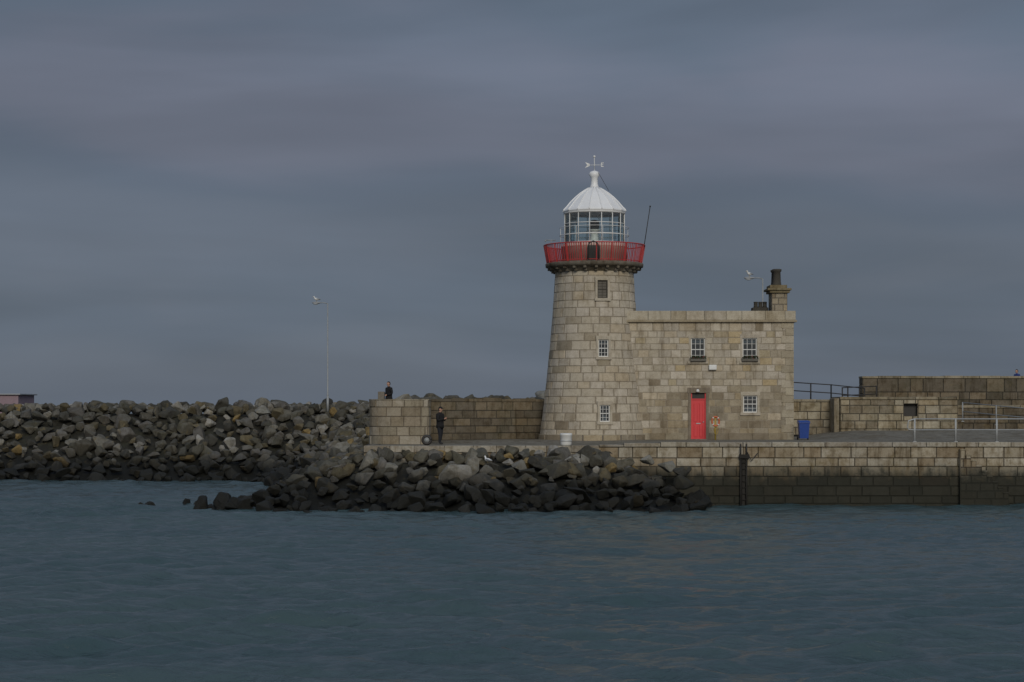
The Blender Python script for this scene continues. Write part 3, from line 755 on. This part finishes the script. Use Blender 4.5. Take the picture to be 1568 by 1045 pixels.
SH=empty('harbour_shed')
boxes('walls',[(-46,-37.8,150,155,3.8,5.75)],'shed',SH,bevel=.02)
boxes('roof',[(-46.2,-37.6,149.8,155.2,5.75,5.85)],'gullgrey',SH,bevel=.02)

# ------------------------------------------------------------------ people
def skin_obj(name,J,E,root,parent,mats,sub=2,facemat=None):
    names=list(J); me=bpy.data.meshes.new(name)
    me.from_pydata([J[k][0] for k in names],[(names.index(a),names.index(b)) for a,b in E],[])
    ob=bpy.data.objects.new(name,me); COL.objects.link(ob)
    mo=ob.modifiers.new('Skin','SKIN'); mo.use_smooth_shade=True
    for i,k in enumerate(names):
        r=J[k][1]; me.skin_vertices[0].data[i].radius=(r,r) if not isinstance(r,tuple) else r
        me.skin_vertices[0].data[i].use_root=(k==root)
    sb=ob.modifiers.new('Sub','SUBSURF'); sb.levels=sub; sb.render_levels=sub
    dg=bpy.context.evaluated_depsgraph_get(); dg.update()
    nm=bpy.data.meshes.new_from_object(ob.evaluated_get(dg)); 
    bpy.data.objects.remove(ob)
    no=bpy.data.objects.new(name,nm); nm.materials.clear()
    for m_ in mats: nm.materials.append(M[m_])
    for p in nm.polygons:
        p.use_smooth=True
        p.material_index=facemat(p.center) if facemat else 0
    COL.objects.link(no); no.parent=parent; return no
def person(loc,ang,arms,top='black',leg='navy',cap=True,scale=1.0,stride=.08,lean=0,headturn=0):
    e=empty('person'); e.location=loc; e.rotation_euler=(0,0,ang); e.scale=(scale,)*3
    Jn={'pel':((0,0,.95),.16),'sp':((0,-.005-lean*.3,1.12),.16),'ch':((0,-lean*.7,1.32),.18),'nb':((0,.005-lean,1.46),.095),'nk':((0,-.01-lean,1.53),.06),'hd':((0,-.02-lean,1.6),.06)}
    E=[('pel','sp'),('sp','ch'),('ch','nb'),('nb','nk'),('nk','hd')]
    for sd,t in((1,'L'),(-1,'R')):
        el,wr=arms[t]
        Jn['sh'+t]=((sd*.185,-lean,1.41),.09); Jn['el'+t]=((sd*el[0],el[1]-lean,el[2]),.066); Jn['wr'+t]=((sd*wr[0],wr[1]-lean,wr[2]),.044)
        Jn['hp'+t]=((sd*.09,0,.88),.12); Jn['kn'+t]=((sd*.10,-.03+sd*stride*.5,.5),.085); Jn['an'+t]=((sd*.11,.02+sd*stride,.1),.062); Jn['to'+t]=((sd*.13,-.15+sd*stride,.045),.045)
        E+=[('ch','sh'+t),('sh'+t,'el'+t),('el'+t,'wr'+t),('pel','hp'+t),('hp'+t,'kn'+t),('kn'+t,'an'+t),('an'+t,'to'+t)]
    def fm(c):
        if c.z<.1: return 2
        if c.z>1.53: return 3
        return 1 if c.z<.82 and abs(c.x)<.24 else 0
    skin_obj('body',Jn,E,'pel',e,[top,leg,'dark','skin'],2,fm)
    for sd,t in((1,'L'),(-1,'R')):
        el,wr=arms[t]; w=Vector((sd*wr[0],wr[1]-lean,wr[2])); d=(w-Vector((sd*el[0],el[1]-lean,el[2]))).normalized()
        side=d.cross(Vector((sd,0,.2))).normalized(); inn=side.cross(d).normalized()
        Hh={'w':(tuple(w),.026),'p':(tuple(w+d*.06),.034)}; EE=[('w','p')]
        for i in range(4):
            o=side*(.027-.018*i); ln=(.062,.07,.066,.052)[i]; b=w+d*.085+o
            Hh['a%d'%i]=(tuple(b),.0105); Hh['b%d'%i]=(tuple(b+d*ln*.5+inn*.012),.009); Hh['c%d'%i]=(tuple(b+d*ln*.75+inn*.035),.0075)
            EE+=[('p','a%d'%i),('a%d'%i,'b%d'%i),('b%d'%i,'c%d'%i)]
        Hh['t0']=(tuple(w+d*.035+side*.035),.012); Hh['t1']=(tuple(w+d*.07+side*.05+inn*.02),.0095); EE+=[('w','t0'),('t0','t1')]
        skin_obj('hand_'+t,Hh,EE,'w',e,['skin'],1)
    bm=bmesh.new(); bmesh.ops.create_uvsphere(bm,u_segments=24,v_segments=18,radius=1)
    for v in bm.verts:
        x,y,z=v.co; f=1-.22*max(0,-z)**1.3
        y2=y*.098
        nose=math.exp(-((x/.16)**2+((z+.12)/.2)**2)) if y<0 else 0
        eye=sum(math.exp(-(((x-s_*.38)/.15)**2+((z-.05)/.12)**2)) for s_ in(-1,1)) if y<0 else 0
        chin=math.exp(-((x/.35)**2+((z+.85)/.2)**2)) if y<.2 else 0
        lip=math.exp(-((x/.28)**2+((z+.5)/.08)**2)) if y<0 else 0
        v.co=Vector((x*.078*f,y2*f-nose*.026+eye*.008-chin*.018-lip*.006,z*.118))
    for sd in(-1,1):
        bmesh.ops.create_uvsphere(bm,u_segments=8,v_segments=6,radius=1,matrix=Matrix.Translation((sd*.078,.01,-.005))@Matrix.Diagonal((.012,.022,.034,1)))
    hp_=Vector((0,-.03-lean,1.655)); rot=Matrix.Translation(hp_)@Matrix.Rotation(headturn,4,'Z')
    bm.transform(rot); bm_obj('head',bm,'skin',e,True)
    for sd in(-1,1):
        bm=bmesh.new(); bmesh.ops.create_uvsphere(bm,u_segments=8,v_segments=6,radius=.011,matrix=rot@Matrix.Translation((sd*.03,-.082,.006))); bm_obj('eye',bm,'dark',e,True)
    bm=bmesh.new(); bmesh.ops.create_uvsphere(bm,u_segments=20,v_segments=12,radius=1)
    bmesh.ops.delete(bm,geom=[v for v in bm.verts if v.co.z<-.55 or (v.co.y<-.25 and v.co.z<.28)],context='VERTS')
    bm.transform(rot@Matrix.Translation((0,.012,.012))@Matrix.Diagonal((.086,.104,.122,1))); bm_obj('hair',bm,'hair',e,True)
    if cap:
        bm=bmesh.new(); bmesh.ops.create_uvsphere(bm,u_segments=20,v_segments=12,radius=1)
        bmesh.ops.delete(bm,geom=[v for v in bm.verts if v.co.z<.1],context='VERTS')
        bm.transform(rot@Matrix.Translation((0,0,.035))@Matrix.Diagonal((.093,.112,.105,1)))
        bmesh.ops.create_cone(bm,cap_ends=True,segments=18,radius1=.07,radius2=.065,depth=.012,matrix=rot@Matrix.Translation((0,-.1,.05))@Matrix.Rotation(.12,4,'X'))
        bm_obj('cap',bm,top,e,True)
    lathe('jacket_hem',[(.17,.80),(.185,.78),(.19,.9),(.17,1.0)],0,0,top,e,24)
    lathe('collar',[(.085,1.44),(.08,1.5),(.07,1.53)],0,-lean,top,e,20)
    return e
hold={'L':((.24,-.06,1.14),(.07,-.27,1.22)),'R':((.24,-.06,1.14),(.07,-.27,1.22))}
down={'L':((.25,.03,1.13),(.26,-.07,.87)),'R':((.25,.03,1.13),(.26,-.07,.87))}
bent={'L':((.25,.02,1.15),(.14,-.22,1.08)),'R':((.25,.02,1.15),(.12,-.2,1.1))}
person((-3.62,98.6,ground_z(-3.62,98.6)),math.radians(55),hold,scale=1.07)
person((-6.42,102.2,4.35),math.radians(-50),bent,cap=False)
# walker on the upper promenade behind the high wall
flatcol(boxes('promenade',[(22.4,110,125.25,128,3,5.45)],'stone_old',FW),(.2,.18,.15))
person((32.45,125.9,5.45),math.radians(-60),bent,top='bluecloth',cap=False)

# ------------------------------------------------------------------ sky + sun
w=bpy.data.worlds.new('sky'); scene.world=w; w.use_nodes=True
n,l=w.node_tree.nodes,w.node_tree.links
bg=n['Background']; bg.inputs['Strength'].default_value=.1
SUN_EL,SUN_AZ=24,172   # azimuth measured clockwise from +Y
sky=n.new('ShaderNodeTexSky'); sky.sky_type='NISHITA'; sky.sun_disc=False
sky.sun_elevation=math.radians(SUN_EL); sky.sun_rotation=math.radians(SUN_AZ)
tc=n.new('ShaderNodeTexCoord').outputs['Generated']
sp=n.new('ShaderNodeSeparateXYZ'); l.new(tc,sp.inputs[0])
def wmap(s,loc,rot=(0,0,0)):
    t=n.new('ShaderNodeMapping'); t.inputs['Scale'].default_value=s; t.inputs['Location'].default_value=loc; t.inputs['Rotation'].default_value=rot; l.new(tc,t.inputs[0]); return t.outputs[0]
n1=noise(n,l,wmap((3.2,3.2,9),(3.1,1.2,.35)),1.0,3,.45,.3)
n2=noise(n,l,wmap((5,5,26),(1,5,2),(0,.06,0)),1.0,5,.5,.5)
n3=noise(n,l,wmap((2.2,2.2,14),(7,2,4),(0,-.08,0)),1.0,4,.5,.3)
t=math_(n,l,'MULTIPLY',sp.outputs['Z'],4.0)
t=math_(n,l,'ADD',t,math_(n,l,'MULTIPLY',math_(n,l,'SUBTRACT',n1,.5),.75))
t=math_(n,l,'ADD',t,math_(n,l,'MULTIPLY',math_(n,l,'SUBTRACT',n2,.5),.30))
cr=n.new('ShaderNodeValToRGB'); l.new(t,cr.inputs[0]); cr.color_ramp.interpolation='B_SPLINE'
stops=[(0,(1.08,1.30,1.70)),(.16,(.78,1.04,1.48)),(.3,(1.16,1.33,1.72)),(.43,(.84,1.10,1.55)),(.56,(1.42,1.50,1.96)),(.7,(1.2,1.38,1.84)),(.85,(.88,1.19,1.63)),(1,(1.2,1.42,1.85))]
els=cr.color_ramp.elements
while len(els)<len(stops): els.new(.5)
for i,(p,c) in enumerate(stops): els[i].position=p
for i,(p,c) in enumerate(stops): els[i].color=(c[0]*.4,c[1]*.4,c[2]*.4,1)
k=maprange(n,l,n3,.3,.7,.84*2.6,1.2*2.6)
vm=n.new('ShaderNodeVectorMath'); vm.operation='SCALE'; l.new(cr.outputs[0],vm.inputs[0]); l.new(k,vm.inputs['Scale'])
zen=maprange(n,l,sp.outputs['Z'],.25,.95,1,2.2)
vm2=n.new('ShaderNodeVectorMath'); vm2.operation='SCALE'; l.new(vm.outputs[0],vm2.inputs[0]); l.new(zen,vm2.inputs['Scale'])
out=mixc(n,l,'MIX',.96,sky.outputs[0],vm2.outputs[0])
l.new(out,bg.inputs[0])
sd=bpy.data.lights.new('sun','SUN'); sd.energy=1.38; sd.angle=math.radians(24); sd.color=(1,.93,.80)
so=bpy.data.objects.new('sun',sd); COL.objects.link(so)
el,az=math.radians(SUN_EL),math.radians(SUN_AZ)
dirv=Vector((math.sin(az)*math.cos(el),math.cos(az)*math.cos(el),math.sin(el)))
so.rotation_euler=dirv.to_track_quat('Z','Y').to_euler()
# ------------------------------------------------------------------ camera
cd=bpy.data.cameras.new('camera'); cd.sensor_width=36; cd.lens=3000/1568*36; cd.shift_y=(625-522.5)/1568
cd.clip_start=.5; cd.clip_end=20000
co=bpy.data.objects.new('camera',cd); COL.objects.link(co); co.location=(0,0,4.75); co.rotation_euler=(math.pi/2,0,0)
scene.camera=co
scene.view_settings.view_transform='Standard'; scene.view_settings.look='None'; scene.view_settings.exposure=0
